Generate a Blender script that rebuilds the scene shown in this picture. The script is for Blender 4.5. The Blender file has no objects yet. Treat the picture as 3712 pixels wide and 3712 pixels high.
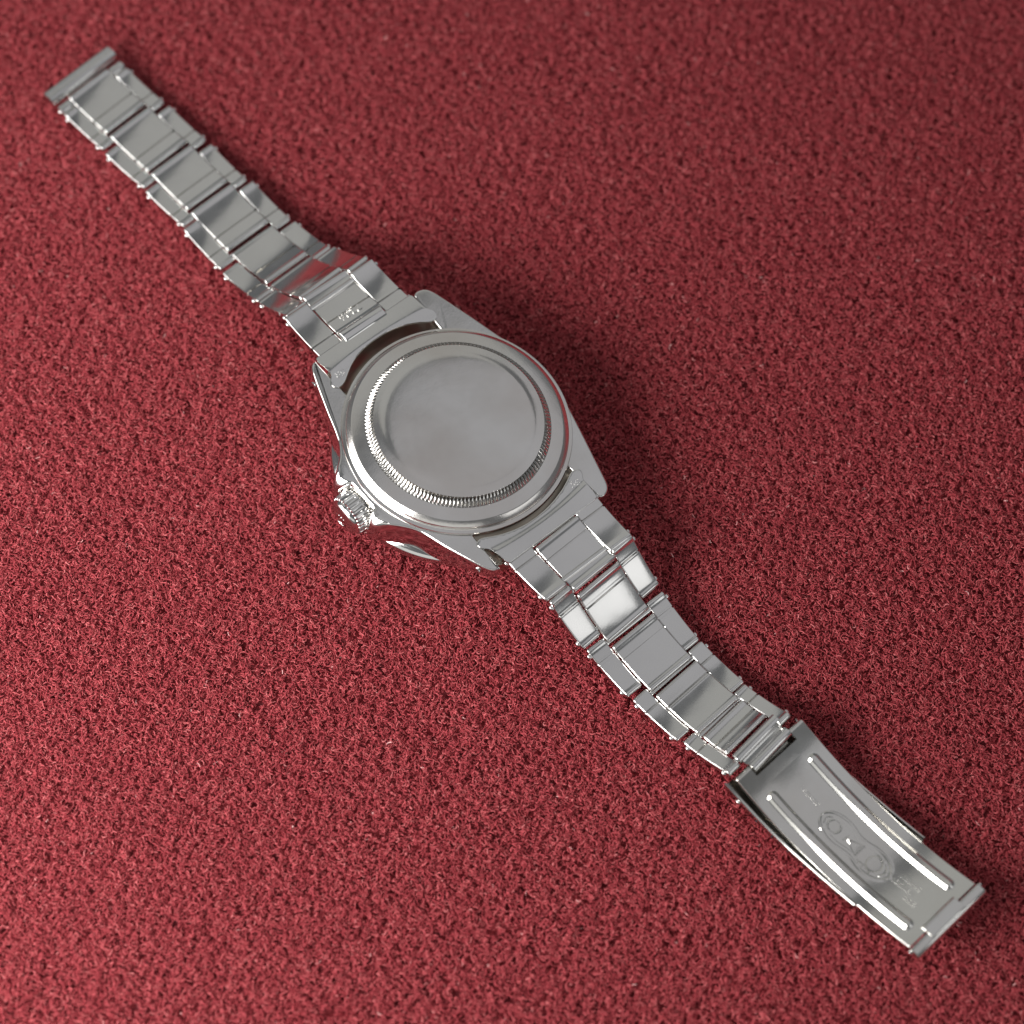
import bpy, bmesh, math, random
import numpy as np
from mathutils import Vector, Matrix
random.seed(7); rng = np.random.default_rng(7)
S = 0.001                                   # everything is authored in millimetres
sc = bpy.context.scene
col = sc.collection
R = math.radians

# ------------------------------------------------------------------ camera
cam_d = bpy.data.cameras.new("camera"); cam = bpy.data.objects.new("camera", cam_d); col.objects.link(cam)
cam.location = (0, -0.410 * math.cos(R(64)), 0.410 * math.sin(R(64)))
cam.rotation_euler = (R(26), 0, 0)
cam_d.sensor_width = 36; cam_d.lens = 90
cam_d.clip_start = 0.01; cam_d.clip_end = 20
cam_d.dof.use_dof = True; cam_d.dof.focus_distance = 0.401; cam_d.dof.aperture_fstop = 13
sc.camera = cam
# ------------------------------------------------------------------ world
w = bpy.data.worlds.new("World"); sc.world = w; w.use_nodes = True
w.node_tree.nodes["Background"].inputs[0].default_value = (0.93, 0.96, 1.0, 1)
w.node_tree.nodes["Background"].inputs[1].default_value = 0.14
# ------------------------------------------------------------------ lamps
def area(name, direction, dist, sx, sy, lum, color=(1, 1, 1), aim=(0, 0, 0.005), wide=None):
    d = Vector(direction).normalized()
    l = bpy.data.lights.new(name, 'AREA'); l.shape = 'RECTANGLE'; l.size = sx; l.size_y = sy
    l.energy = lum * math.pi * sx * sy * 1.0
    l.color = color
    o = bpy.data.objects.new(name, l); col.objects.link(o)
    o.location = Vector(aim) + d * dist
    x = Vector(wide) if wide else Vector((0, 0, 1)).cross(d)
    x = (x - d * x.dot(d)).normalized(); y = d.cross(x)
    o.rotation_euler = Matrix((x, y, d)).transposed().to_euler()
    return o
lamp_axis = (0.74, 0.67, 0.0)               # reflection panels, added out of view, squared up to the bracelet
area("key_lamp", (-0.88, -0.32, 0.345), 0.34, 0.40, 0.19, 5.6, (1.0, 0.985, 0.965))
area("upper_left_lamp", (-0.64, -0.46, 0.62), 0.31, 0.17, 0.12, 13.0, (1.0, 0.985, 0.965))
area("top_reflection_panel", (0.276, 0.144, 0.996), 0.80, 1.25, 0.70, 0.27, (0.985, 0.965, 1.0), wide=lamp_axis)  # added panel, mirrored as grey in the flat steel
area("far_reflection_panel", (-0.297, 0.742, 0.669), 0.90, 1.30, 0.60, 0.25, (1.0, 0.985, 0.92), wide=lamp_axis)  # added panel; its gap to the top one mirrors as dark streaks
area("right_lamp", (0.77, -0.42, 0.48), 0.60, 0.30, 0.24, 0.92, (1.0, 1.0, 1.0), wide=lamp_axis)
area("front_reflection_panel", (-0.15, -0.90, 0.36), 0.80, 1.0, 0.30, 0.55, (1.0, 0.99, 0.95))  # added dim panel for front-facing steel to reflect
# ------------------------------------------------------------------ colour management
sc.view_settings.view_transform = 'Standard'; sc.view_settings.look = 'None'
sc.view_settings.exposure = 0.0; sc.view_settings.gamma = 1.0
sc.render.engine = 'CYCLES'
sc.cycles.max_bounces = 8; sc.cycles.glossy_bounces = 6

# ------------------------------------------------------------------ materials
def nt(m):
    m.use_nodes = True
    return m.node_tree, m.node_tree.nodes, m.node_tree.links
def steel(name, base=(0.79, 0.78, 0.76), rough=0.16, var=0.08, scratch=0.25, tint=None, bump=0.02, bscale=900, wave=0.02):
    m = bpy.data.materials.new(name); t, N, L = nt(m)
    b = N["Principled BSDF"]; b.inputs["Metallic"].default_value = 1.0
    tc = N.new("ShaderNodeTexCoord")
    n1 = N.new("ShaderNodeTexNoise"); n1.inputs["Scale"].default_value = 220; n1.inputs["Detail"].default_value = 6
    L.new(tc.outputs["Object"], n1.inputs["Vector"])
    mr = N.new("ShaderNodeMapRange"); mr.inputs["From Min"].default_value = 0.3; mr.inputs["From Max"].default_value = 0.75
    mr.inputs["To Min"].default_value = max(rough - var, 0.03); mr.inputs["To Max"].default_value = rough + var
    L.new(n1.outputs["Fac"], mr.inputs["Value"]); L.new(mr.outputs[0], b.inputs["Roughness"])
    n2 = N.new("ShaderNodeTexNoise"); n2.inputs["Scale"].default_value = 70; n2.inputs["Detail"].default_value = 4
    L.new(tc.outputs["Object"], n2.inputs["Vector"])
    mx = N.new("ShaderNodeMix"); mx.data_type = 'RGBA'
    mx.inputs["A"].default_value = (*base, 1)
    tt = tint or tuple(c * 0.93 for c in base)
    mx.inputs["B"].default_value = (*tt, 1)
    rp = N.new("ShaderNodeMapRange"); rp.inputs["From Min"].default_value = 0.4; rp.inputs["From Max"].default_value = 0.7
    L.new(n2.outputs["Fac"], rp.inputs["Value"]); L.new(rp.outputs[0], mx.inputs["Factor"])
    L.new(mx.outputs["Result"], b.inputs["Base Color"])
    # hairline scratches + fine grain
    mp = N.new("ShaderNodeMapping"); mp.inputs["Scale"].default_value = (bscale * 0.12, bscale * 2.2, bscale)
    mp.inputs["Rotation"].default_value = (0, 0, 0.9)
    L.new(tc.outputs["Object"], mp.inputs["Vector"])
    n3 = N.new("ShaderNodeTexNoise"); n3.inputs["Scale"].default_value = 1.0; n3.inputs["Detail"].default_value = 3
    L.new(mp.outputs[0], n3.inputs["Vector"])
    n4 = N.new("ShaderNodeTexNoise"); n4.inputs["Scale"].default_value = 3500; n4.inputs["Detail"].default_value = 2
    L.new(tc.outputs["Object"], n4.inputs["Vector"])
    ad = N.new("ShaderNodeMath"); ad.operation = 'MULTIPLY_ADD'; ad.inputs[1].default_value = scratch
    L.new(n3.outputs["Fac"], ad.inputs[0]); L.new(n4.outputs["Fac"], ad.inputs[2])
    bp = N.new("ShaderNodeBump"); bp.inputs["Strength"].default_value = 1.0; bp.inputs["Distance"].default_value = bump * S * 0.1
    L.new(ad.outputs[0], bp.inputs["Height"])
    n5 = N.new("ShaderNodeTexNoise"); n5.inputs["Scale"].default_value = 230; n5.inputs["Detail"].default_value = 2.5
    L.new(tc.outputs["Object"], n5.inputs["Vector"])
    bw = N.new("ShaderNodeBump"); bw.inputs["Strength"].default_value = 1.0; bw.inputs["Distance"].default_value = wave * S
    L.new(n5.outputs["Fac"], bw.inputs["Height"]); L.new(bp.outputs[0], bw.inputs["Normal"]); L.new(bw.outputs[0], b.inputs["Normal"])
    return m
M_link = steel("link_steel", rough=0.15, var=0.05)
M_edge = steel("polished_steel", base=(0.82, 0.81, 0.79), rough=0.09, var=0.03, bump=0.006, wave=0.0)
M_back = steel("satin_case_back_steel", base=(0.79, 0.775, 0.75), rough=0.20, var=0.05, tint=(0.69, 0.65, 0.61), bump=0.06, scratch=0.9, wave=0.035)
M_case = steel("brushed_case_steel", rough=0.20, var=0.07, bump=0.06, scratch=1.2, tint=(0.70, 0.68, 0.65), wave=0.03)
M_flute_shade = steel("shade_in_the_flutes", base=(0.32, 0.30, 0.27), rough=0.40, var=0.05)  # dark steel colour paints shade into the gaps between the teeth
M_recess = steel("tarnished_shaded_recess_steel", base=(0.50, 0.45, 0.38), rough=0.36, var=0.08, tint=(0.30, 0.26, 0.21))  # brown patina, darkened further in place of the end link's dark reflection
M_clasp = steel("clasp_steel", base=(0.79, 0.78, 0.745), rough=0.15, var=0.05, tint=(0.72, 0.69, 0.64))
M_dark = bpy.data.materials.new("black_insert_and_hole_shade"); nt(M_dark)
M_dark.node_tree.nodes["Principled BSDF"].inputs["Base Color"].default_value = (0.012, 0.012, 0.014, 1)
M_dark.node_tree.nodes["Principled BSDF"].inputs["Roughness"].default_value = 0.3
M_cryst = bpy.data.materials.new("acrylic_crystal"); nt(M_cryst)
_b = M_cryst.node_tree.nodes["Principled BSDF"]; _b.inputs["Base Color"].default_value = (0.95, 0.95, 0.94, 1)
_b.inputs["Roughness"].default_value = 0.05; _b.inputs["Transmission Weight"].default_value = 1.0; _b.inputs["IOR"].default_value = 1.49

# ------------------------------------------------------------------ helpers
def mesh_obj(name, verts, faces, mat, parent=None, matrix=None, smooth=True, sharp=35):
    """verts in mm in the frame given by matrix (mm)"""
    me = bpy.data.meshes.new(name)
    me.from_pydata([tuple(c * S for c in v) for v in verts], [], faces)
    bm = bmesh.new(); bm.from_mesh(me)
    bmesh.ops.remove_doubles(bm, verts=bm.verts, dist=1e-7)
    bmesh.ops.recalc_face_normals(bm, faces=bm.faces)
    bm.to_mesh(me); bm.free()
    if smooth:
        me.polygons.foreach_set("use_smooth", [True] * len(me.polygons))
        me.set_sharp_from_angle(angle=R(sharp))
    me.materials.append(mat)
    o = bpy.data.objects.new(name, me); col.objects.link(o)
    place(o, parent, matrix)
    return o
def place(o, parent, matrix):
    m = Matrix.Identity(4) if matrix is None else matrix.copy()
    m.translation = m.translation * S
    if parent is not None:
        o.parent = parent
        o.matrix_parent_inverse = Matrix.Identity(4)
        o.matrix_basis = WM[parent.name].inverted() @ m
    else:
        o.matrix_basis = m
    WM[o.name] = m
WM = {}
def frame(origin, x, z=None, y=None):
    x = Vector(x).normalized()
    if y is not None:
        y = Vector(y); y = (y - x * y.dot(x)).normalized(); z = x.cross(y)
    else:
        z = Vector(z); z = (z - x * z.dot(x)).normalized(); y = z.cross(x)
    m = Matrix((x, y, z)).transposed().to_4x4(); m.translation = Vector(origin)
    return m
def offset_poly(P, d):
    """inward offset of a CCW polygon (list of 2-tuples)"""
    n = len(P); out = []
    for i in range(n):
        a, b, c = P[i - 1], P[i], P[(i + 1) % n]
        e1 = (b[0] - a[0], b[1] - a[1]); e2 = (c[0] - b[0], c[1] - b[1])
        l1 = math.hypot(*e1) or 1; l2 = math.hypot(*e2) or 1
        n1 = (-e1[1] / l1, e1[0] / l1); n2 = (-e2[1] / l2, e2[0] / l2)
        nx, ny = n1[0] + n2[0], n1[1] + n2[1]; q = (nx * nx + ny * ny) / 2
        k = min(1 / max(q, 0.25), 2.0)
        out.append((b[0] + nx * k * d, b[1] + ny * k * d))
    return out
def area2(P):
    return sum(P[i - 1][0] * P[i][1] - P[i][0] * P[i - 1][1] for i in range(len(P)))
def loft(rings, cap=True):
    V = [v for r in rings for v in r]; n = len(rings[0]); F = []
    for k in range(len(rings) - 1):
        for i in range(n):
            j = (i + 1) % n
            F.append((k * n + i, k * n + j, (k + 1) * n + j, (k + 1) * n + i))
    if cap:
        F.append(tuple(range(n - 1, -1, -1))); F.append(tuple((len(rings) - 1) * n + i for i in range(n)))
    return V, F
def cylinder(p0, p1, r0, r1=None, seg=28, b=0.0, dome=0.0):
    """rounded cylinder verts/faces in mm from p0 to p1"""
    r1 = r0 if r1 is None else r1
    p0, p1 = Vector(p0), Vector(p1); ax = (p1 - p0); Ln = ax.length; ax.normalize()
    q = ax.orthogonal().normalized(); s = ax.cross(q)
    prof = []
    if dome > 0:
        for k in range(7):
            a = k / 6 * math.pi / 2
            prof.append((-dome * math.cos(a), max(r0 * math.sin(a), 0.002)))
    else:
        prof += [(0, max(r0 - b, 0.01)), (b * 0.3, r0 - b * 0.3), (b, r0)] if b else [(0, r0)]
    if dome > 0:
        for k in range(7):
            a = k / 6 * math.pi / 2
            prof.append((Ln + dome * math.sin(a), max(r1 * math.cos(a), 0.002)))
    else:
        prof += [(Ln - b, r1), (Ln - b * 0.3, r1 - b * 0.3), (Ln, max(r1 - b, 0.01))] if b else [(Ln, r1)]
    rings = [[tuple(p0 + ax * x + (q * math.cos(2 * math.pi * i / seg) + s * math.sin(2 * math.pi * i / seg)) * r) for i in range(seg)] for x, r in prof]
    return loft(rings)
def merge(*parts):
    V, F = [], []
    for v, f in parts:
        k = len(V); V += list(v); F += [tuple(i + k for i in ff) for ff in f]
    return V, F

# ------------------------------------------------------------------ felt (setting)
def felt_material(name, curves):
    m = bpy.data.materials.new(name); t, N, L = nt(m)
    b = N["Principled BSDF"]; b.inputs["Roughness"].default_value = 0.62
    b.inputs["Specular IOR Level"].default_value = 0.2
    b.inputs["Sheen Weight"].default_value = 0.15; b.inputs["Sheen Roughness"].default_value = 0.4
    b.inputs["Sheen Tint"].default_value = (1.0, 0.62, 0.60, 1)
    if curves:
        at = N.new("ShaderNodeAttribute"); at.attribute_name = "tone"
        fac = at.outputs["Fac"]
    else:
        tc = N.new("ShaderNodeTexCoord"); nz = N.new("ShaderNodeTexNoise"); nz.inputs["Scale"].default_value = 900
        L.new(tc.outputs["Object"], nz.inputs["Vector"]); fac = nz.outputs["Fac"]
        bp = N.new("ShaderNodeBump"); bp.inputs["Distance"].default_value = 0.0006; L.new(nz.outputs["Fac"], bp.inputs["Height"])
        L.new(bp.outputs[0], b.inputs["Normal"])
    cr = N.new("ShaderNodeValToRGB"); e = cr.color_ramp.elements
    if curves:
        e[0].position = 0.0; e[0].color = (0.27, 0.027, 0.036, 1)
        e[1].position = 1.0; e[1].color = (0.80, 0.46, 0.44, 1)
        for p, c in ((0.45, (0.42, 0.057, 0.069, 1)), (0.80, (0.55, 0.115, 0.122, 1)), (0.94, (0.64, 0.20, 0.20, 1))):
            x = e.new(p); x.color = c
    else:
        e[0].position = 0.3; e[0].color = (0.09, 0.006, 0.009, 1)  # backing darker than the fibres, painting shade into the pits
        e[1].position = 0.7; e[1].color = (0.22, 0.018, 0.024, 1)
    L.new(fac, cr.inputs[0]); L.new(cr.outputs[0], b.inputs["Base Color"])
    return m
def build_felt():
    n = 180; ext = 420.0
    # sheet: fine in the middle, coarse outwards
    g = np.linspace(-1, 1, n); gx = np.sign(g) * (np.abs(g) ** 1.6) * ext
    X, Y = np.meshgrid(gx, gx, indexing='ij')
    Z = -1.5 + 0.18 * np.sin(X * 0.9 + 1.3 * np.sin(Y * 0.31)) * np.sin(Y * 0.83 + 1.1 * np.sin(X * 0.27))
    V = np.stack([X, Y, Z], -1).reshape(-1, 3)
    F = [(i * n + j, (i + 1) * n + j, (i + 1) * n + j + 1, i * n + j + 1) for i in range(n - 1) for j in range(n - 1)]
    o = mesh_obj("felt_surface", V.tolist(), F, felt_material("felt_backing", False), sharp=180)
    o["kind"] = "structure"
    o["label"] = "red needle-punched felt surface under the wristwatch"
    # fibres
    NF = 620000; K = 5
    x = rng.uniform(-112, 112, NF); y = rng.uniform(-105, 128, NF)
    # clumps: swirling preferred directions and heights from smooth noise
    def noise(x, y, f, seed):
        r = np.random.default_rng(seed); s = 0
        for k in range(9):
            a = r.uniform(0, 6.28); ff = f * r.uniform(0.6, 1.5); p = r.uniform(0, 6.28)
            s = s + np.sin((x * np.cos(a) + y * np.sin(a)) * ff + p + 0.9 * np.sin((x * np.sin(a) - y * np.cos(a)) * ff * 0.7 + p * 2))
        return s / 3.0
    h = noise(x, y, 2.6, 3); h2 = noise(x, y, 7.0, 5)
    swirl = noise(x, y, 1.6, 11) * 2.2 + noise(x, y, 4.5, 12) * 1.6
    zc = -0.62 + 0.20 * h + 0.16 * h2 + rng.normal(0, 0.20, NF)
    zc = np.minimum(zc, -0.12)
    # pits
    npit = 3800
    px, py = rng.uniform(-112, 112, npit), rng.uniform(-105, 128, npit); pr = rng.uniform(0.18, 0.50, npit)
    cell = 2.0; grid = {}
    for i in range(npit):
        grid.setdefault((int(px[i] // cell), int(py[i] // cell)), []).append(i)
    ci, cj = (x // cell).astype(int), (y // cell).astype(int)
    order = np.lexsort((cj, ci)); kill = np.zeros(NF, bool)
    key = ci * 100000 + cj; ks, st = np.unique(key[order], return_index=True); en = np.append(st[1:], NF)
    for kk, a, b_ in zip(ks, st, en):
        idx = order[a:b_]; I, J = ci[idx[0]], cj[idx[0]]
        for di in (-1, 0, 1):
            for dj in (-1, 0, 1):
                for q in grid.get((I + di, J + dj), ()):
                    kill[idx] |= (x[idx] - px[q]) ** 2 + (y[idx] - py[q]) ** 2 < pr[q] ** 2
    x, y, zc, swirl = x[~kill], y[~kill], zc[~kill], swirl[~kill]; NF = len(x)
    a = swirl + rng.normal(0, 1.0, NF); curl = rng.normal(0, 1.1, NF); Ln = rng.uniform(0.4, 1.15, NF)
    el = rng.normal(0.0, 0.42, NF)
    P = np.zeros((NF, K, 3)); cx, cy, cz = x.copy(), y.copy(), zc.copy()
    st_ = Ln / (K - 1)
    for k in range(K):
        P[:, k] = np.stack([cx, cy, cz], 1)
        a = a + curl * (0.45 + 0.3 * rng.random(NF)); el = el * 0.7 + rng.normal(0, 0.22, NF)
        cx = cx + st_ * np.cos(a) * np.cos(el); cy = cy + st_ * np.sin(a) * np.cos(el)
        cz = np.clip(cz + st_ * np.sin(el), -1.5, 0.10)
    hc = bpy.data.hair_curves.new("felt_fibres")
    hc.add_curves([K] * NF)
    hc.attributes["position"].data.foreach_set("vector", (P * S).astype(np.float32).ravel())
    rad = np.repeat(rng.uniform(0.045, 0.098, NF)[:, None], K, 1); rad[:, -1] *= 0.35; rad[:, 0] *= 0.6
    ra = hc.attributes.get("radius") or hc.attributes.new("radius", 'FLOAT', 'POINT')
    ra.data.foreach_set("value", (rad * S).astype(np.float32).ravel())
    tone = np.clip(rng.beta(1.7, 1.9, NF) * 0.93, 0, 1); lint = rng.random(NF) < 0.002; tone[lint] = rng.uniform(0.93, 1.0, lint.sum())
    ta = hc.attributes.new("tone", 'FLOAT', 'CURVE'); ta.data.foreach_set("value", tone.astype(np.float32))
    hc.materials.append(felt_material("red_felt_fibre", True))
    f = bpy.data.objects.new("felt_fibres", hc); col.objects.link(f)
    f["kind"] = "stuff"; f["label"] = "curly red fibres matted over the felt surface"; f["category"] = "felt"
    return f
build_felt()

# ------------------------------------------------------------------ the wristwatch
watch = bpy.data.objects.new("wristwatch", None); col.objects.link(watch)
watch.empty_display_size = 0.01
watch["label"] = "steel diver wristwatch lying face down on red felt with its bracelet opened out"
watch["category"] = "wristwatch"
place(watch, None, Matrix.Translation((-8.44, 8.18, 0.0)))

# case frame: X = towards six o'clock, Y = towards the crown, Z = outward through the case back
U = Vector((0.64647702, -0.75990171, -0.06794747)); Vv = Vector((-0.75573889, -0.65003799, 0.07943136)); W = Vector((0.10452846, 0, 0.9945219))
CF = Matrix(((U.x, Vv.x, W.x, 0), (U.y, Vv.y, W.y, 0), (U.z, Vv.z, W.z, 0), (0, 0, 0, 1)))
CF.translation = Vector((-8.436, 8.177, 14.30))
CFh = CF.copy()
# U x V should be -W or +W: make it right-handed
if U.cross(Vv).dot(W) < 0:
    CFh = frame(CF.translation, U, z=W); FL = -1.0
else:
    CFh = frame(CF.translation, U, z=W); FL = 1.0
def cv(u, v, w_):           # watch coordinates -> right-handed local ones
    return (u, FL * v, w_)

def lathe(profile, seg=160, close_top=True):
    rings = []
    for r, z in profile:
        rings.append([(r * math.cos(2 * math.pi * i / seg), r * math.sin(2 * math.pi * i / seg), z) for i in range(seg)])
    return loft(rings, cap=False)

# --- case body
def resample(P, n):
    """closed polyline -> n points evenly spaced, corners kept by dense sampling"""
    P = [Vector((*p, 0)) for p in P]; L_ = [0]
    for i in range(len(P)):
        L_.append(L_[-1] + (P[(i + 1) % len(P)] - P[i]).length)
    out = []
    for k in range(n):
        d = L_[-1] * k / n
        for i in range(len(P)):
            if L_[i + 1] >= d: break
        t = (d - L_[i]) / max(L_[i + 1] - L_[i], 1e-9)
        q = P[i].lerp(P[(i + 1) % len(P)], t); out.append((q.x, q.y))
    return out
def chaikin(P, it=2, keep=()):
    for _ in range(it):
        Q = []
        for i in range(len(P)):
            a, b = P[i], P[(i + 1) % len(P)]
            Q.append((a[0] * .75 + b[0] * .25, a[1] * .75 + b[1] * .25)); Q.append((a[0] * .25 + b[0] * .75, a[1] * .25 + b[1] * .75))
        P = Q
    return P
arcR = 18.03
def arc_pts(sign, n=14):
    a0 = math.asin(9.62 / arcR)
    return [(sign * arcR * math.cos(t), arcR * math.sin(t)) for t in [(-a0 + 2 * a0 * k / (n - 1)) for k in range(n)]]
plain = [(23.0, -10.2), (22.9, -11.6), (22.1, -12.65), (20.4, -13.2), (17.35, -14.1), (13.5, -15.25), (9.35, -16.45), (6.6, -17.2), (4.3, -17.8), (2.1, -18.12), (0, -18.2),
         (-2.1, -18.12), (-4.3, -17.8), (-6.6, -17.2), (-9.35, -16.45), (-14.0, -15.35), (-18.5, -14.2), (-21.5, -13.4), (-22.9, -12.8), (-23.5, -11.7), (-23.5, -10.2)]
crown_side = [(-23.4, 9.9), (-23.4, 10.5), (-22.9, 11.15), (-19.8, 12.4), (-14.6, 14.3), (-12.1, 15.1), (-9.9, 15.95), (-8.4, 16.9), (-7.1, 18.05), (-6.35, 19.2), (-5.75, 20.4), (-5.0, 21.0),
              (-4.1, 20.85), (-3.3, 20.1), (-2.95, 19.05), (2.45, 19.05), (2.7, 20.1), (3.4, 20.85), (4.3, 21.05), (5.15, 20.4), (5.9, 19.1), (7.7, 17.4), (9.2, 16.25), (10.7, 15.55), (14.5, 14.4), (18.3, 13.0), (21.1, 11.85), (22.1, 11.2), (22.5, 10.0)]
# outline, CCW in (u, v): right recess .. crown side needs descending u, so assemble explicitly
outline = []
outline += [(15.25, -9.75)][::1]
outline += plain
outline += [(-15.3, -9.7)]
outline += arc_pts(-1)[1:-1]
outline += [(-15.3, 9.7)]
outline += crown_side
outline += [(15.3, 9.75)]
outline += arc_pts(1)[1:-1][::-1]
if area2(outline) > 0: pass
N_OUT = 560
base = resample(outline, N_OUT)
# light smoothing (keeps the shape, removes facets) except at the notch and lug inner corners
def smooth_closed(P, it, locked):
    for _ in range(it):
        P = [P[i] if locked[i] else ((P[i - 1][0] + 2 * P[i][0] + P[(i + 1) % len(P)][0]) / 4, (P[i - 1][1] + 2 * P[i][1] + P[(i + 1) % len(P)][1]) / 4) for i in range(len(P))]
    return P
lock = [(abs(p[0]) < 3.1 and p[1] > 18.5) or (abs(p[1]) < 10.0 and abs(p[0]) > 14) for p in base]
base = smooth_closed(base, 8, lock)
sgn = 1 if area2(base) > 0 else -1
def inset(P, d):
    return offset_poly(P, d * sgn)
def guard(p):      # 1 near the crown guards
    return max(0.0, min(1.0, (p[1] - 18.7) / 2.0)) if p[1] > 0 else 0.0
def front_w(u):
    t = max(0.0, min(1.0, (abs(u) - 11.0) / 12.5)); t = t * t * (3 - 2 * t)
    return -8.3 + 3.6 * t
def case_rings():
    out = []
    def ring(d, wf, extra=0.0):
        I = inset(base, d); r = []
        for p, q in zip(base, I):
            g = guard(p); x, y = q
            y -= g * extra
            r.append(cv(x, y, wf(p)))
        out.append(r)
    ring(0.5, lambda p: -1.80, 1.35)
    ring(0.26, lambda p: -1.83 - 0.12 * guard(p), 1.05)
    ring(0.18, lambda p: -1.87 - 0.40 * guard(p), 0.7)
    ring(0.07, lambda p: -1.97 - 0.9 * guard(p), 0.35)
    ring(0.02, lambda p: -2.12 - 1.3 * guard(p), 0.12)
    ring(0.0, lambda p: -2.4 - 1.5 * guard(p), 0.0)
    ring(-0.06, lambda p: (-2.4 + front_w(p[0])) / 2 - 0.6 * guard(p), 0.0)
    ring(-0.02, lambda p: front_w(p[0]) + 0.6, 0.1)
    ring(0.10, lambda p: front_w(p[0]) + 0.2, 0.3)
    ring(0.55, lambda p: front_w(p[0]), 0.6)
    return out
rg = case_rings()
V_, F_ = loft(rg, cap=True)
case = mesh_obj("case", V_, F_, M_case, watch, CFh, sharp=38)
case.data.materials.append(M_edge)
for pl in case.data.polygons:
    if abs(pl.normal.z) < 0.86: pl.material_index = 1
# sheet between the lugs: recessed shelf under the end links
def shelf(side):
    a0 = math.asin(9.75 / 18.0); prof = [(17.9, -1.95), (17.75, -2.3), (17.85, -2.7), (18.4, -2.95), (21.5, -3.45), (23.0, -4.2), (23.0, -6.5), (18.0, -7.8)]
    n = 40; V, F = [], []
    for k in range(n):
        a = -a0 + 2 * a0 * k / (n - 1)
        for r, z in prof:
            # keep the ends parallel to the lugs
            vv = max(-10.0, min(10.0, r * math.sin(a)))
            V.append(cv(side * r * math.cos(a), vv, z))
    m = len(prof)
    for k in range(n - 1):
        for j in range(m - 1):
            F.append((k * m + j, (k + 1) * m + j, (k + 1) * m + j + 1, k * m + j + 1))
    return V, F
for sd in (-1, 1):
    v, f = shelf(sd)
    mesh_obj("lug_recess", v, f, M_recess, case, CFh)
# spring-bar holes in the outer lug faces
for u_, v_, w_ in ((20.0, 12.55, -3.55), (-20.7, 12.35, -3.5)):
    v, f = cylinder(cv(u_, v_ - 0.25, w_), cv(u_, v_ + 0.03, w_), 0.55, seg=24, b=0.08)
    mesh_obj("lug_hole_pin", v, f, M_edge, case, CFh)

# --- case back
prof = [(0.01, 2.34), (4, 2.335), (7, 2.32), (9.2, 2.28), (10.6, 2.26), (11.3, 2.21), (11.7, 2.14), (12.0, 2.03), (12.3, 1.93), (12.7, 1.86), (13.1, 1.79), (13.42, 1.73), (13.44, 0.6), (14.60, 0.40), (14.66, 0.47), (15.2, 0.38),
        (16.0, 0.20), (16.55, 0.06), (16.72, 0.01), (16.80, -0.05), (16.86, -0.10), (17.45, -0.58), (17.52, -0.68), (17.58, -1.16), (17.66, -1.24), (17.9, -1.26), (18.2, -1.33), (18.27, -1.45), (18.30, -1.62), (18.32, -1.85), (18.2, -2.3)]
V_, F_ = lathe(prof, 220)
back = mesh_obj("case_back", V_, F_, M_back, watch, CFh, sharp=28)
def teeth():
    n = 146; V, F = [], []
    for i in range(n):
        am = 2 * math.pi * (i + 0.5) / n; hw_ = 2 * math.pi / n * 0.36
        def P(r, a, z): return (r * math.cos(a), r * math.sin(a), z)
        k = len(V)
        a0, a1 = am - hw_, am + hw_
        V += [P(13.40, am, 1.80), P(13.95, am, 1.40), P(14.66, am, 0.46), P(13.42, a0, 1.30), P(13.95, a0, 0.95), P(14.50, a0, 0.44), P(13.42, a1, 1.30), P(13.95, a1, 0.95), P(14.50, a1, 0.44),
              P(13.43, a0, 0.5), P(13.95, a0, 0.3), P(13.43, a1, 0.5), P(13.95, a1, 0.3)]
        F += [(k, k + 1, k + 4, k + 3), (k + 1, k + 2, k + 5, k + 4), (k + 1, k, k + 6, k + 7), (k + 2, k + 1, k + 7, k + 8),
              (k + 3, k + 4, k + 10, k + 9), (k + 4, k + 5, k + 10), (k + 7, k + 6, k + 11, k + 12), (k + 8, k + 7, k + 12)]
    return V, F
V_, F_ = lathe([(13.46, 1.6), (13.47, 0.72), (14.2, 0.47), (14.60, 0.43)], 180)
mesh_obj("flute_groove", V_, F_, M_flute_shade, back, CFh)
V_, F_ = teeth()
mesh_obj("fluted_ring", V_, F_, M_edge, back, CFh, smooth=False)

# --- bezel and crystal (watch lies on them)
prof = [(16.0, -8.2), (18.4, -8.25), (18.6, -8.32), (19.4, -8.95), (19.52, -9.2), (19.5, -10.3), (19.1, -10.6), (15.4, -11.3), (15.3, -11.0)]
V_, F_ = lathe(prof, 180)
bez = mesh_obj("bezel", V_, F_, M_edge, watch, CFh, sharp=30)
V_, F_ = lathe([(15.6, -11.32), (18.6, -10.75), (18.7, -10.6), (15.6, -10.9)], 120)
mesh_obj("bezel_insert", V_, F_, M_dark, bez, CFh)
V_, F_ = lathe([(15.2, -10.8), (15.1, -13.1), (14.6, -13.6), (10, -13.95), (5, -14.1), (0.01, -14.15)], 120)
mesh_obj("crystal", V_, F_, M_cryst, watch, CFh)

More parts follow.
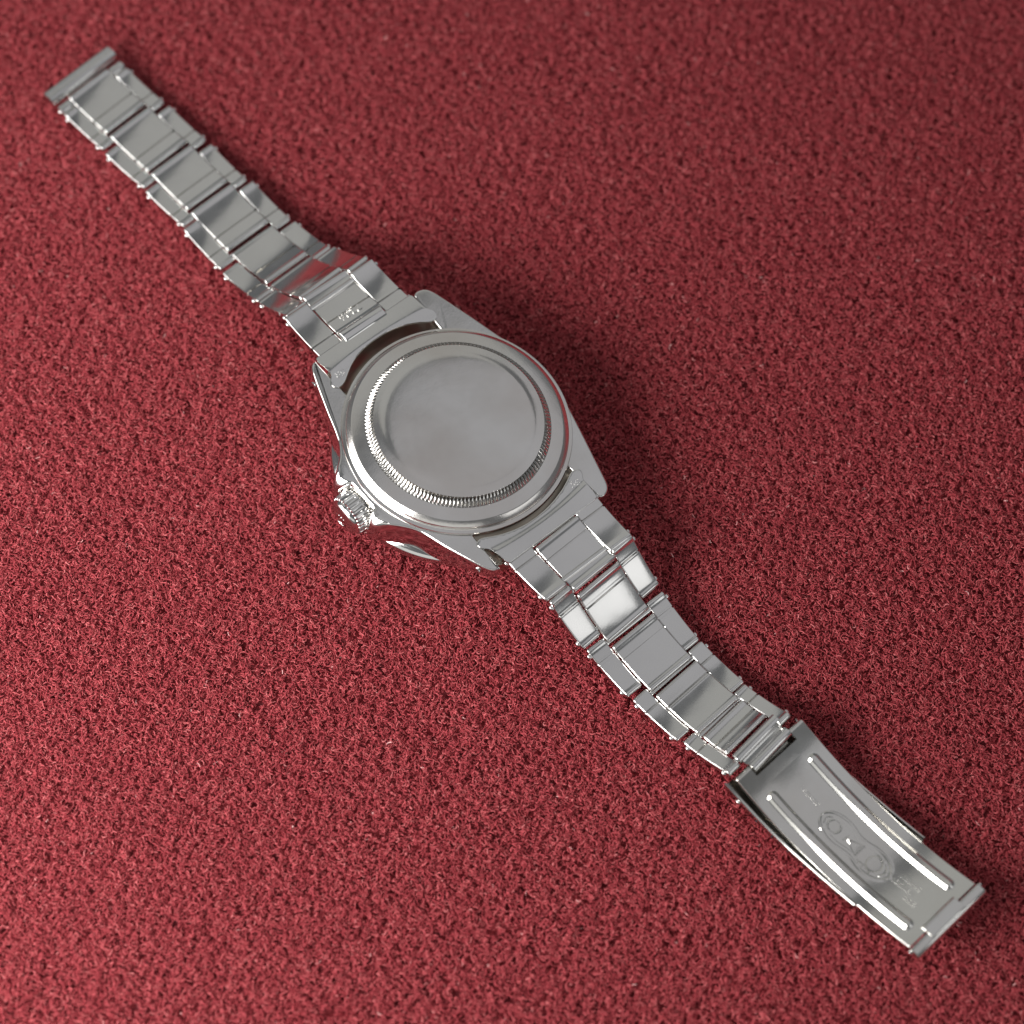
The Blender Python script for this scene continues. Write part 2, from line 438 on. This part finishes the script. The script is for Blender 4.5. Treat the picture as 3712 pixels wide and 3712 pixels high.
# --- crown
def crown():
    n = 30; V, F = [], []
    c_u, c_w = -0.30, -5.75
    prof = [(19.15, 2.2), (19.2, 3.0), (19.35, 3.34), (19.6, 3.42), (21.55, 3.42), (21.75, 3.36), (21.86, 3.15)]
    seg = n * 8; rings = []
    for v, r in prof:
        ring = []
        for i in range(seg):
            ph = (i % 8) / 8
            d = (0.0, 0.0, 0.0, 0.04, 0.17, 0.22, 0.17, 0.04)[i % 8] if r > 3.1 else 0
            a = 2 * math.pi * i / seg; rr = r - d
            ring.append(cv(c_u + rr * math.cos(a), v, c_w + rr * math.sin(a)))
        rings.append(ring)
    v1, f1 = loft(rings)
    cap = [(21.80, 3.05), (22.05, 3.02), (22.35, 2.88), (22.62, 2.55), (22.82, 2.0), (22.92, 1.3), (22.96, 0.6), (22.97, 0.01)]
    rr = [[cv(c_u + r * math.cos(2 * math.pi * i / 64), v, c_w + r * math.sin(2 * math.pi * i / 64)) for i in range(64)] for v, r in cap]
    v2, f2 = loft(rr)
    o = mesh_obj("crown", v1, f1, M_edge, watch, CFh, sharp=24)
    mesh_obj("crown_cap", v2, f2, M_edge, o, CFh, sharp=60)
    # raised coronet on the end of the crown: five prongs with balls over an oval base
    parts = []
    yv = 22.93
    for k in range(-2, 3):
        a = k * 0.36
        p0 = cv(c_u + 0.55 * math.sin(a) * 1.2, yv - 0.02, c_w - 0.75); p1 = cv(c_u + 1.55 * math.sin(a), yv - 0.06 * abs(k), c_w + 0.9 * math.cos(a))
        parts.append(cylinder(p0, p1, 0.12, 0.07, seg=8, dome=0.08))
        parts.append(cylinder(p1, (p1[0], p1[1], p1[2] + 0.02), 0.14, seg=8, dome=0.12))
    for k in range(16):
        a, b_ = 2 * math.pi * k / 16, 2 * math.pi * (k + 1) / 16
        parts.append(cylinder(cv(c_u + 0.7 * math.cos(a), yv, c_w - 1.0 + 0.22 * math.sin(a)), cv(c_u + 0.7 * math.cos(b_), yv, c_w - 1.0 + 0.22 * math.sin(b_)), 0.09, seg=6))
    v, f = merge(*parts)
    mesh_obj("crown_emblem", v, f, M_edge, o, CFh, sharp=60)
crown()
# crown tube shade: dark seat behind the crown
v, f = cylinder(cv(-0.3, 17.6, -5.75), cv(-0.3, 19.2, -5.75), 2.7, seg=40)
mesh_obj("crown_tube", v, f, M_case, watch, CFh)

# ------------------------------------------------------------------ bracelet links
def plate_profile(Ln, seam, th=1.75, sag=0.42, dz=0.0, r=0.6):
    """closed CCW profile in (x, z), z=0 the top at the rolled ends"""
    top = []
    n = 44
    xs = [r + (Ln - 2 * r) * i / (n - 1) for i in range(n)]
    def zt(x):
        q = (x - Ln / 2) / (Ln / 2 - r * 0.4)
        e = min(x, Ln - x); k = max(0.0, min(1.0, (e - r) / 0.75)); k = k * k * (3 - 2 * k)
        return dz - sag * 1.05 * max(0.0, 1 - q * q) - sag * 0.36 * k
    sx = Ln * seam; done = False
    for x in xs:
        if not done and x > sx:
            z = zt(sx)
            top += [(sx - 0.28, z), (sx - 0.15, z), (sx - 0.11, z - 0.40), (sx + 0.11, z - 0.40), (sx + 0.15, z - 0.02), (sx + 0.28, z)]
            done = True
        if abs(x - sx) < 0.34: continue
        top.append((x, zt(x)))
    le = []
    for k in range(1, 9):       # left roll, going down
        a = math.pi / 2 + k * math.pi / 9 * 1.0
        le.append((r + r * math.cos(a), dz - sag * 0.12 - r * 1.0 + r * math.sin(a) * 1.0))
    ri = [(Ln - p[0], p[1]) for p in le]
    bot = []
    for i in range(12):
        x = r + (Ln - 2 * r) * i / 11
        q = (x - Ln / 2) / (Ln / 2 - r * 0.4)
        bot.append((x, dz - th - sag * (1 - q * q) * 1.25 + 0.25))
    P = top + ri + bot[::-1] + le[::-1]
    # clockwise as built (top left->right, down, back) -> make CCW
    if area2(P) < 0: P = P[::-1]
    return P
def plate(P, t0a, t1a, t0b, t1b, Ln, b=0.22):
    """extrude profile between t0 and t1; the a values apply at x=0, the b values at x=Ln"""
    rings = []
    for d, side, e in ((b, 0, 0), (b * 0.45, 0, b * 0.18), (b * 0.12, 0, b * 0.55), (0, 0, b), (0, 1, -b), (b * 0.12, 1, -b * 0.55), (b * 0.45, 1, -b * 0.18), (b, 1, 0)):
        Q = offset_poly(P, d) if d else P
        ring = []
        for (x, z) in Q:
            k = max(0, min(1, x / Ln))
            t = (t0a + (t0b - t0a) * k if side == 0 else t1a + (t1b - t1a) * k) + e
            ring.append((x, t, z))
        rings.append(ring)
    return loft(rings)
WC = 4.36      # half width of the centre row
GAP = 0.11
UP = [((-71.97, 79.91, 2.42), 14.20, 46.8, 0.000), ((-65.22, 73.00, 2.35), 14.06, 43.0, 0.000),
      ((-64.26, 71.96, 2.30), 14.48, 46.5, 0.000), ((-57.60, 65.08, 2.63), 14.14, 42.4, 0.000),
      ((-56.74, 64.04, 2.53), 14.45, 44.5, 0.000), ((-50.31, 56.95, 3.01), 13.98, 41.9, 0.000),
      ((-49.49, 56.09, 3.11), 14.88, 41.5, 0.000), ((-43.07, 48.71, 2.98), 15.14, 41.4, 0.000),
      ((-42.32, 47.72, 3.39), 15.67, 41.0, 0.000), ((-36.10, 40.76, 6.42), 15.75, 41.1, -0.010),
      ((-35.54, 40.11, 7.36), 16.36, 42.9, -0.020), ((-30.00, 34.39, 13.07), 17.07, 41.9, -0.047),
      ((-29.49, 33.37, 13.79), 18.06, 41.8, -0.053), ((-23.01, 25.90, 13.69), 18.29, 41.9, -0.062)]
LO = [((5.69, -7.49, 11.20), 18.42, 40.1, -0.061), ((11.74, -14.62, 11.03), 17.75, 41.6, -0.054),
      ((12.36, -15.01, 10.61), 17.31, 41.6, -0.046), ((17.05, -20.28, 4.79), 16.43, 42.2, -0.029),
      ((17.63, -20.92, 4.27), 15.79, 42.9, -0.020), ((23.38, -27.75, 2.30), 15.00, 43.1, 0.000),
      ((24.07, -28.36, 2.30), 14.78, 42.7, 0.000), ((30.26, -35.14, 3.05), 14.44, 43.6, 0.000),
      ((30.90, -35.80, 3.45), 13.80, 43.7, 0.000), ((37.07, -41.91, 6.90), 13.75, 43.4, 0.000)]
def tdir(az, dz):
    return Vector((math.cos(R(az)), math.sin(R(az)), dz)).normalized()
def link(rows, k, upper):
    (c0, w0, a0, z0), (c1, w1, a1, z1) = rows[2 * k], rows[2 * k + 1]
    c0, c1 = Vector(c0), Vector(c1); X = c1 - c0; Ln = X.length
    T = (tdir(a0, z0) + tdir(a1, z1))
    m = frame(c0, X, y=T)          # x along, y = towards image right/up, z up
    if m.col[2].xyz.z < 0: m = frame(c0, X, y=-T)
    seam_s = 0.69 if upper else 0.31
    seam_c = 0.67 if upper else 0.30
    sgn_t = 1 if Vector(m.col[1].xyz).dot(T) > 0 else -1
    shift = (-2.1 if upper else 2.05)
    # centre plate spans two links: tilt it half-way to the neighbour
    nb = None
    if upper and k > 0: nb = Vector(rows[2 * k - 1][0])
    if not upper and 2 * k + 2 < len(rows): nb = Vector(rows[2 * k + 2][0])
    if upper:
        d = (c0 - nb).normalized() if nb is not None else X.normalized()
        s0 = c0 + (-X.normalized() * 0.35 + d * (shift + 0.35)) if nb is not None else c0 + X.normalized() * shift
        s1 = c1 + X.normalized() * shift
        if k > 0:
            pc0, pc1 = Vector(rows[2 * k - 2][0]), Vector(rows[2 * k - 1][0]); pd = (pc1 - pc0).normalized()
            s0 = pc1 + pd * (-0.62)
    else:
        s0 = c0 + X.normalized() * shift
        s1 = c1 + X.normalized() * shift
        if 2 * k + 2 < len(rows):
            nc0, nc1 = Vector(rows[2 * k + 2][0]), Vector(rows[2 * k + 3][0]); nd = (nc1 - nc0).normalized()
            s1 = nc0 + nd * 0.62
        else:
            s1 = s0 + X.normalized() * 4.9      # last centre plate is a short one, ending before the hinge bar
            seam_c = 0.5
        if k == len(rows) // 2 - 1: pass
    dd = (s1 - s0).normalized(); s0 = s0 - dd * 0.42; s1 = s1 + dd * (0.42 if k < len(rows) // 2 - 1 or upper else 0)
    XC = s1 - s0; LC = XC.length
    mc = frame(s0 + Vector(m.col[2].xyz) * 0.10, XC, y=m.col[1].xyz)
    P = plate_profile(LC, seam_c, sag=0.36, dz=0.14)
    v, f = plate(P, -WC, WC, -WC, WC, LC)
    lk = mesh_obj("bracelet_link", v, f, M_link, watch, mc)
    ex = 0.36
    me_ = m.copy(); me_.translation = m.translation - X.normalized() * ex
    P = plate_profile(Ln + 2 * ex, seam_s, sag=0.36, dz=0.0)
    for sd in (-1, 1):
        i_ = sd * (WC + GAP)
        a, b_ = (i_, sd * w0 / 2) if sd > 0 else (sd * w0 / 2, i_)
        c, d = (i_, sd * w1 / 2) if sd > 0 else (sd * w1 / 2, i_)
        v, f = plate(P, a, b_, c, d, Ln + 2 * ex)
        mesh_obj("side_plate", v, f, M_link, lk, me_)
    for x, w_ in ((0.85, w0), (Ln - 0.85, w1)):
        h = w_ / 2 + (0.16)
        v, f = cylinder((x, -h, -0.80), (x, h, -0.80), 0.46, seg=20, dome=0.32)
        mesh_obj("link_pin", v, f, M_edge, lk, m)
    return lk, m, Ln
ulinks = [link(UP, k, True) for k in range(7)]
llinks = [link(LO, k, False) for k in range(5)]

def engraved(text, size, matrix, parent, mat=None, depth=0.055):
    cu = bpy.data.curves.new("engraving", 'FONT'); cu.body = text; cu.size = size * S; cu.extrude = depth * S
    cu.bevel_depth = 0.028 * S; cu.bevel_resolution = 2; cu.align_x = 'CENTER'; cu.align_y = 'CENTER'; cu.offset = -0.02 * size * S
    cu.materials.append(mat or M_edge)
    tmp = bpy.data.objects.new("tmp", cu)
    me = bpy.data.meshes.new_from_object(tmp); bpy.data.objects.remove(tmp)
    o = bpy.data.objects.new("stamped_text", me); col.objects.link(o)
    place(o, parent, matrix)
    return o
# 7206 stamped on the link next to the case (read from the far side)
lk, m, Ln = ulinks[6]
mm = WM[lk.name]
def local(parent_m, x, y, z, rot):
    """matrix in mm from a metre-scaled world matrix of a part"""
    q = parent_m.copy(); q.translation = q.translation / S
    return q @ Matrix.Translation((x, y, z)) @ Matrix.Rotation(rot, 4, 'Z')
engraved("7206", 2.1, local(mm, 7.35, -0.15, -0.13, R(-90) if Vector(mm.col[1].xyz).x > 0 else R(90)), lk)

# --- first stub at the clasp-side end of the upper strap and the buckle end bar
T0 = tdir(45.0, 0); X0 = (Vector(UP[1][0]) - Vector(UP[0][0])).normalized()
c0 = Vector(UP[0][0])
mS = frame(c0 - X0 * 2.75, X0, y=T0)
def stub(x0, x1, t0, t1, top=0.0, th=1.6):
    Ln = x1 - x0; r = 0.6; P = []
    for k in range(9):
        a = math.pi / 2 + math.pi * k / 8; P.append((x0 + min(r, Ln / 2) * (1 + math.cos(a)), top - th / 2 + th / 2 * math.sin(a)))
    for k in range(9):
        a = -math.pi / 2 + math.pi * k / 8; P.append((x1 - min(r, Ln / 2) * (1 - math.cos(a)), top - th / 2 + th / 2 * math.sin(a)))
    if area2(P) < 0: P = P[::-1]
    P = [(x - 0, z) for x, z in P]
    rings = []
    for d, t in ((0.12, t0), (0.03, t0 + 0.03), (0, t0 + 0.12), (0, t1 - 0.12), (0.03, t1 - 0.03), (0.12, t1)):
        Q = offset_poly(P, d) if d else P
        rings.append([(x, t, z) for x, z in Q])
    return loft(rings)
v, f = merge(stub(0.35, 2.35, -7.0, -WC - GAP, 0.0), stub(0.35, 2.35, WC + GAP, 7.0, 0.0))
st_ = mesh_obj("connecting_knuckle", v, f, M_link, watch, mS)
v, f = cylinder((1.35, -7.1, -0.8), (1.35, 7.1, -0.8), 0.42, seg=20, dome=0.26)
mesh_obj("link_pin", v, f, M_edge, st_, mS)
# end bar: ridged cylinder lying across, ahead of the first link
mB = frame(back_bar := Vector((-74.75, 82.6, 2.9)), X0, y=tdir(47.3, 0))
P = []
for k in range(24):
    a = 2 * math.pi * k / 24
    P.append((1.12 * math.cos(a) * (0.93 if k % 12 == 6 else 1), 1.0 * math.sin(a)))
P = [(-1.45, 0.2), (-1.38, 0.55), (-1.1, 0.82), (-0.5, 0.96), (-0.3, 0.90), (-0.1, 0.98), (0.6, 0.98), (1.1, 0.74), (1.38, 0.3), (1.38, -0.5), (1.0, -1.0), (-1.1, -1.0), (-1.45, -0.5)]
if area2(P) < 0: P = P[::-1]
rings = []
for d, t in ((0.2, -7.25), (0.06, -7.19), (0, -7.05), (0, 7.05), (0.06, 7.19), (0.2, 7.25)):
    Q = offset_poly(P, d) if d else P
    rings.append([(x, t, z) for x, z in Q])
v, f = loft(rings)
mesh_obj("buckle_bar", v, f, M_link, watch, mB)

# ------------------------------------------------------------------ end links
def end_link(pts, tube, upper):
    # pts: outline in (u, v); plate 0.45 mm thick, drooping slightly towards the bracelet
    P = resample(pts, 150)
    P = smooth_closed(P, 2, [False] * len(P))
    if area2([(a, FL * b_) for a, b_ in P]) < 0: P = P[::-1]
    Q = [(a, FL * b_) for a, b_ in P]
    def zt(u):
        q = max(0.0, abs(u) - 19.3)
        return -1.42 - 0.03 * q * q
    rings = []
    for d, dz in ((0.14, 0.0), (0.04, -0.04), (0, -0.14), (0, -0.40), (0.1, -0.5)):
        I = offset_poly(Q, d)
        rings.append([(x, y, zt(x) + dz) for x, y in I])
    V, F = loft(rings, cap=False)
    me = bpy.data.meshes.new("tmp")
    # caps: fan grid via bmesh triangulation of the n-gon
    from mathutils.geometry import delaunay_2d_cdt
    In = offset_poly(Q, 0.14); n = len(In)
    us = [p[0] for p in In]; vs = [p[1] for p in In]; pts = [Vector(p) for p in In]
    def inside(x, y):
        c = False
        for i in range(n):
            (x1, y1), (x2, y2) = In[i - 1], In[i]
            if (y1 > y) != (y2 > y) and x < (x2 - x1) * (y - y1) / (y2 - y1) + x1: c = not c
        return c
    x = min(us)
    while x < max(us):
        y = min(vs)
        while y < max(vs):
            if inside(x, y) and min((x - p[0]) ** 2 + (y - p[1]) ** 2 for p in In) > 0.03: pts.append(Vector((x, y)))
            y += 0.42
        x += 0.28
    vv, ee, ff, *_r = delaunay_2d_cdt(pts, [], [list(range(n))], 1, 1e-5)
    def zc(x, y):
        a = abs(x); k = max(0.0, min(1.0, (20.9 - 0.9 * (abs(y) / 10) ** 2 - a) / 1.3)); k = k * k * (3 - 2 * k)
        return zt(x) + 0.16 - 0.20 * k - 0.02 * max(0, 19 - a)
    rings = [[(x_, y_, zc(x_, y_) + (z_ - zt(x_))) for x_, y_, z_ in r] for r in rings]
    V2, F2 = loft(rings, cap=False)
    V2, F2 = merge((V2, F2), ([(p.x, p.y, zc(p.x, p.y)) for p in vv], [tuple(f_) for f_ in ff]))
    V2, F2 = merge((V2, F2), ([(p.x, p.y, zc(p.x, p.y) - 0.5) for p in vv], [tuple(f_) for f_ in ff]))
    o = mesh_obj("end_link", V2, F2, M_link, watch, CFh, sharp=40)
    return o
EU = [(-23.6, 9.75), (-21.18, 9.6), (-19.75, 9.5), (-19.3, 9.75), (-19.1, 10.3), (-18.6, 10.75), (-17.9, 10.8), (-17.3, 10.5), (-17.0, 9.9), (-17.3, 8.7), (-18.1, 7.5), (-19.1, 5.9), (-19.8, 4.2), (-20.2, 2.4), (-20.36, 0.29), (-20.3, -2.0), (-20.0, -3.9), (-19.4, -6.0), (-18.5, -7.8),
      (-17.7, -8.8), (-17.35, -9.7), (-17.5, -10.5), (-18.0, -10.95), (-18.7, -11.05), (-19.25, -10.7), (-19.6, -10.2), (-20.3, -10.0), (-21.3, -10.0), (-23.6, -10.0)]
EL = [(22.6, 8.7), (20.95, 8.9), (19.6, 9.2), (18.7, 9.5), (18.4, 9.9), (18.0, 10.4), (17.3, 10.55), (16.7, 10.2), (16.6, 9.5), (16.85, 8.7), (17.5, 7.6), (18.2, 6.0), (18.8, 4.0), (19.15, 2.0), (19.2, 0.0), (19.05, -2.0), (18.7, -4.0), (18.0, -6.4), (17.2, -8.2), (16.6, -9.3),
      (16.5, -10.1), (16.8, -10.7), (17.4, -10.9), (18.0, -10.7), (18.45, -10.15), (19.3, -10.0), (20.89, -10.0), (22.6, -9.9)]
eu = end_link(EU, None, True); el = end_link(EL, None, False)
# folded tubes that carry the spring bars
def tube_part(u0, u1, v0, v1, w_top, parent):
    r = (u1 - u0) / 2
    P = []
    for k in range(28):
        a = 2 * math.pi * k / 28
        x = (u0 + u1) / 2 + r * math.copysign(abs(math.cos(a)) ** 0.8, math.cos(a)); z = w_top - r * 0.85 + r * 0.85 * math.copysign(abs(math.sin(a)) ** 0.75, math.sin(a))
        P.append((x, z))
    if area2(P) < 0: P = P[::-1]
    a_, b_ = sorted((FL * v0, FL * v1)); rings = []
    for d, t in ((0.15, a_), (0.04, a_ + 0.04), (0, a_ + 0.15), (0, b_ - 0.15), (0.04, b_ - 0.04), (0.15, b_)):
        Q = offset_poly(P, d) if d else P
        rings.append([(x, t, z) for x, z in Q])
    v, f = loft(rings)
    return mesh_obj("end_link_tube", v, f, M_edge, parent, CFh, sharp=60)
tube_part(-25.2, -22.55, 3.85, -4.5, -1.35, eu)
tube_part(21.0, 22.8, 3.9, -4.8, -1.55, el)
def case_mat(u, v, w_, rot):
    return CFh @ Matrix.Translation(cv(u, v, w_)) @ Matrix.Rotation(rot, 4, 'Z')
engraved("58", 1.75, case_mat(18.6, -8.6, -1.46, R(90 - 12)), el)
engraved("58", 1.75, case_mat(-19.0, 8.3, -1.46, R(-90 - 14)), eu)

# ------------------------------------------------------------------ clasp
A0 = Vector((38.39, -42.63, 7.0)); AX = Vector((62.88 - 38.39, -68.78 + 42.63, 0)).normalized()
TX = Vector((-AX.y, AX.x, 0))       # towards image upper right
mC = frame(A0, AX, y=TX)
BL = 35.8; HW = 7.12
def bow(s):
    q = (s - 18.2) / 18.2
    return -3.9 * (1 - q * q) if abs(q) < 1.2 else 0
def seg_d(s, t, s0, s1, t0, t1=None):
    t1 = t0 if t1 is None else t1
    dx, dy = s1 - s0, t1 - t0; l = dx * dx + dy * dy
    k = np.clip(((s - s0) * dx + (t - t0) * dy) / l, 0, 1)
    return np.hypot(s - s0 - dx * k, t - t0 - dy * k)
def ridge(d, w_, h): return h * np.exp(-(d / w_) ** 2)
def blade_height(s, t):
    z = np.zeros_like(s)
    for tc in (-4.45, 4.35):
        d = seg_d(s, t, 5.9, 33.0, tc)
        k = np.clip((1.08 - d) / 0.78, 0, 1); z += 0.52 * k * k * (3 - 2 * k)
    # stamped emblem: shallow oval cartouche, waisted, with ringed ends and a small coronet
    def oval(x0, x1, tc, hw, wst):
        x = (s - (x0 + x1) / 2) / ((x1 - x0) / 2)
        edge = hw * np.sqrt(np.clip(1 - np.abs(x) ** 3.2, 0, 1)) * (1 - wst * np.exp(-(x / 0.34) ** 2))
        return np.where(np.abs(x) < 1, np.abs(np.abs(t - tc) - edge) * 0.8, np.hypot(s - np.where(x > 0, x1, x0), t - tc))
    z += ridge(oval(12.5, 26.2, -0.5, 2.35, 0.28), 0.20, 0.12)
    z += ridge(oval(13.2, 25.5, -0.5, 1.75, 0.34), 0.15, 0.08)
    for cs, r in ((15.0, 1.05), (23.4, 1.25)):
        z += ridge(np.abs(np.hypot(s - cs, t + 0.5) - r), 0.14, 0.08)
    for k in range(-2, 3):
        z += ridge(seg_d(s, t, 17.9, 20.3, -0.5, -0.5 + 0.5 * k), 0.12, 0.08)
        z += ridge(np.hypot(s - 20.5, t + 0.5 - 0.53 * k), 0.17, 0.07)
    z += ridge(seg_d(s, t, 17.5, 17.6, -1.0, 0.0), 0.16, 0.06)
    for (sa, sb, tc, hh) in ((13.7, 14.1, -2.30, .07), (13.9, 14.3, -1.85, .07), (14.3, 14.6, -1.45, .06), (21.4, 22.3, -2.20, .06), (21.5, 22.4, -1.80, .06), (23.6, 23.7, -2.1, .08), (25.0, 25.2, -1.4, .08), (24.0, 24.1, 1.0, .06)):
        z += ridge(seg_d(s, t, sa, sb, tc), 0.12, hh)
    # shallow dish and end dent of thin sheet
    z += -0.10 * np.clip(1 - (t / 3.4) ** 2, 0, 1) * np.clip((s - 4) / 4, 0, 1) * np.clip((34.5 - s) / 4, 0, 1)
    z += 0.35 * np.clip((s - 31.5) / 4.3, 0, 1) ** 2 * np.clip(1 - (t / 5.0) ** 2, 0, 1)
    return z
def blade():
    ns, ntt = 520, 207
    ss = np.linspace(0, BL, ns); tt = np.linspace(-HW, HW, ntt)
    Sg, Tg = np.meshgrid(ss, tt, indexing='ij')
    Z = blade_height(Sg, Tg)
    q = (Sg - 18.2) / 18.2; Z = Z - 3.9 * (1 - q * q)
    # rolled start edge, softened long edges
    Z -= 0.9 * np.clip((0.9 - Sg) / 0.9, 0, 1) ** 2.2
    e = np.clip((np.abs(Tg) - (HW - 0.22)) / 0.22, 0, 1); Z -= 0.20 * e ** 2.2
    hole = (Sg < 2.05) & (np.abs(Tg - 0.05) < 4.25)
    V = np.stack([Sg, Tg, Z], -1).reshape(-1, 3)
    Vb = V.copy(); Vb[:, 2] -= 0.5
    keep = np.zeros((ns - 1, ntt - 1), bool)
    for a in range(2):
        for b_ in range(2):
            keep |= hole[a:ns - 1 + a, b_:ntt - 1 + b_]
    keep = ~keep; n = ns * ntt; F = []
    I, J = np.nonzero(keep)
    q0 = I * ntt + J
    quads = np.stack([q0, q0 + ntt, q0 + ntt + 1, q0 + 1], 1)
    F = quads.tolist() + (quads[:, ::-1] + n).tolist()
    # walls along borders
    K = np.pad(keep, 1)
    for i, j in zip(I, J):
        a, b_, c, d = i * ntt + j, (i + 1) * ntt + j, (i + 1) * ntt + j + 1, i * ntt + j + 1
        if not K[i, j + 1]: F.append((a, d, d + n, a + n))
        if not K[i + 2, j + 1]: F.append((c, b_, b_ + n, c + n))
        if not K[i + 1, j]: F.append((b_, a, a + n, b_ + n))
        if not K[i + 1, j + 2]: F.append((d, c, c + n, d + n))
    o = mesh_obj("clasp_blade", V.tolist() + Vb.tolist(), F, M_clasp, watch, mC, sharp=50)
    # drop unused vertices of the slot
    bm = bmesh.new(); bm.from_mesh(o.data)
    bmesh.ops.delete(bm, geom=[v for v in bm.verts if not v.link_faces], context='VERTS'); bm.to_mesh(o.data); bm.free()
    return o
bl = blade()
def stamp(text, size, s, t):
    slope = math.atan2(bow(s + 0.5) - bow(s - 0.5), 1.0)
    z = bow(s) + float(blade_height(np.array([s]), np.array([t]))[0])
    mt = mC @ Matrix.Translation((s, t, z + 0.0)) @ Matrix.Rotation(-slope, 4, 'Y')
    engraved(text, size, mt, bl, M_clasp, 0.03)
stamp("PATENTED", 0.85, 9.3, 0.0)
stamp("STEELINOX", 0.95, 29.4, 1.0)
stamp("REGISTERED", 0.95, 28.6, -0.35)
stamp("DESIGN", 0.85, 31.2, -1.45)
# tongue curling over the end bar, end bar itself
v, f = stub(BL - 0.9, BL + 1.85, -3.65, 3.15, 0.24, 1.6)
mesh_obj("blade_tongue", v, f, M_clasp, bl, mC)
def barprofile(x0, x1, z1, z0, b=0.25):
    return [(x0 + b, z1), (x0 + b * 0.3, z1 - b * 0.3), (x0, z1 - b), (x0, z0), (x1, z0), (x1, z1 - 0.55), (x1 - 0.1, z1 - 0.3), (x1 - 0.35, z1 - 0.08), (x1 - 0.6, z1)]
P = barprofile(BL + 0.28, BL + 2.1, 0.12, -1.6)
if area2(P) < 0: P = P[::-1]
rings = []
for d, t in ((0.2, -7.3), (0.06, -7.24), (0, -7.1), (0, 7.1), (0.06, 7.24), (0.2, 7.3)):
    Q = offset_poly(P, d) if d else P
    rings.append([(x, t, z) for x, z in Q])
v, f = loft(rings)
mesh_obj("clasp_end_bar", v, f, M_clasp, bl, mC)
v, f = cylinder((BL + 0.6, -7.6, -0.55), (BL + 0.6, 7.6, -0.55), 0.34, seg=18, dome=0.1)
mesh_obj("hinge_pin", v, f, M_edge, bl, mC)
# connector between the last link and the clasp
lkm = llinks[4][1]; e5 = Vector(LO[9][0]); x5 = (Vector(LO[9][0]) - Vector(LO[8][0])).normalized()
tt_ = (e5 - A0).dot(TX); p1 = A0 + AX * 0.45 + TX * 0.1; p0 = e5 - x5 * 0.85 - TX * tt_ * 0.95
mK = frame(p0, p1 - p0, y=tdir(43.2, 0)); Lk = (p1 - p0).length
def bumps(L_):
    P = []
    for k in range(13):
        a = -math.pi / 2 - math.pi * k / 12
        P.append((0.85 * math.cos(a), -0.75 + 0.85 * math.sin(a)))
    P += [(0.45, -0.02), (0.75, -0.22), (0.95, -0.5), (1.1, -0.62), (L_ - 1.1, -0.62), (L_ - 0.95, -0.5), (L_ - 0.75, -0.2), (L_ - 0.4, -0.0)]
    for k in range(13):
        a = math.pi / 2 - math.pi * k / 12
        P.append((L_ + 0.85 * math.cos(a), -0.75 + 0.85 * math.sin(a)))
    if area2(P) < 0: P = P[::-1]
    rings = []
    for d, t in ((0.12, -4.15), (0.03, -4.12), (0, -4.0), (0, 4.0), (0.03, 4.12), (0.12, 4.15)):
        Q = offset_poly(P, d) if d else P
        rings.append([(x, t, z) for x, z in Q])
    return loft(rings)
v, f = merge(bumps(Lk), stub(-0.95, 0.95, -4.62, 4.62, 0.13, 1.7))
mesh_obj("hinge_plate", v, f, M_link, watch, mK)
# cover: shallow curved channel under the blade
def cover():
    ns = 60; s0, s1 = -0.35, 25.6; V, F = [], []
    prof = []
    hw0 = 7.72
    for s in np.linspace(s0, s1, ns):
        q = (s - 14.0) / 14.4
        rim = -3.75 + 2.95 * q * q if s < 14 else -3.75 + 0.9 * ((s - 14) / 11.6) ** 2
        hw = hw0; dep = 2.3; sh = -0.92 + 1.1 * (s - s0) / (s1 - s0)
        ring = [(-hw + 0.32, rim - 0.02), (-hw + 0.12, rim), (-hw, rim - 0.14), (-hw - 0.02, rim - dep + 0.5), (-hw + 0.15, rim - dep + 0.12), (-hw + 0.6, rim - dep), (hw - 0.6, rim - dep), (hw - 0.15, rim - dep + 0.12),
                (hw + 0.02, rim - dep + 0.5), (hw, rim - 0.14), (hw - 0.12, rim), (hw - 0.32, rim - 0.02), (hw - 0.36, rim - dep + 0.8), (-hw + 0.36, rim - dep + 0.8)]
        prof.append([(float(s), float(t + sh), float(z)) for t, z in ring])
    return loft(prof)
v, f = cover()
cvr = mesh_obj("clasp_cover", v, f, M_clasp, watch, mC, sharp=35)
for s in (2.6,):
    q = (s - 14.0) / 14.4; rim = -3.95 + 2.45 * q * q
    for sd in (-1, 1):
        v, f = cylinder((s, sd * 7.6 - 0.8, rim - 0.9), (s, sd * 7.8 - 0.8, rim - 0.9), 0.5, seg=20, dome=0.22)
        mesh_obj("spring_bar_end", v, f, M_edge, cvr, mC)
for s in (6.4, 9.6, 12.8, 16.0, 19.2, 22.4):
    rim = (-3.95 + 2.45 * ((s - 14.0) / 14.4) ** 2) if s < 14 else -3.75 + 0.9 * ((s - 14) / 11.6) ** 2
    v, f = cylinder((s, -7.82 - 0.92 + 0.043 * s, rim - 1.0), (s, -7.5 - 0.92 + 0.043 * s, rim - 1.0), 0.22, seg=12, b=0.05)
    mesh_obj("adjustment_hole_shade", v, f, M_dark, cvr, mC)  # black plug standing in for the shade inside an open hole
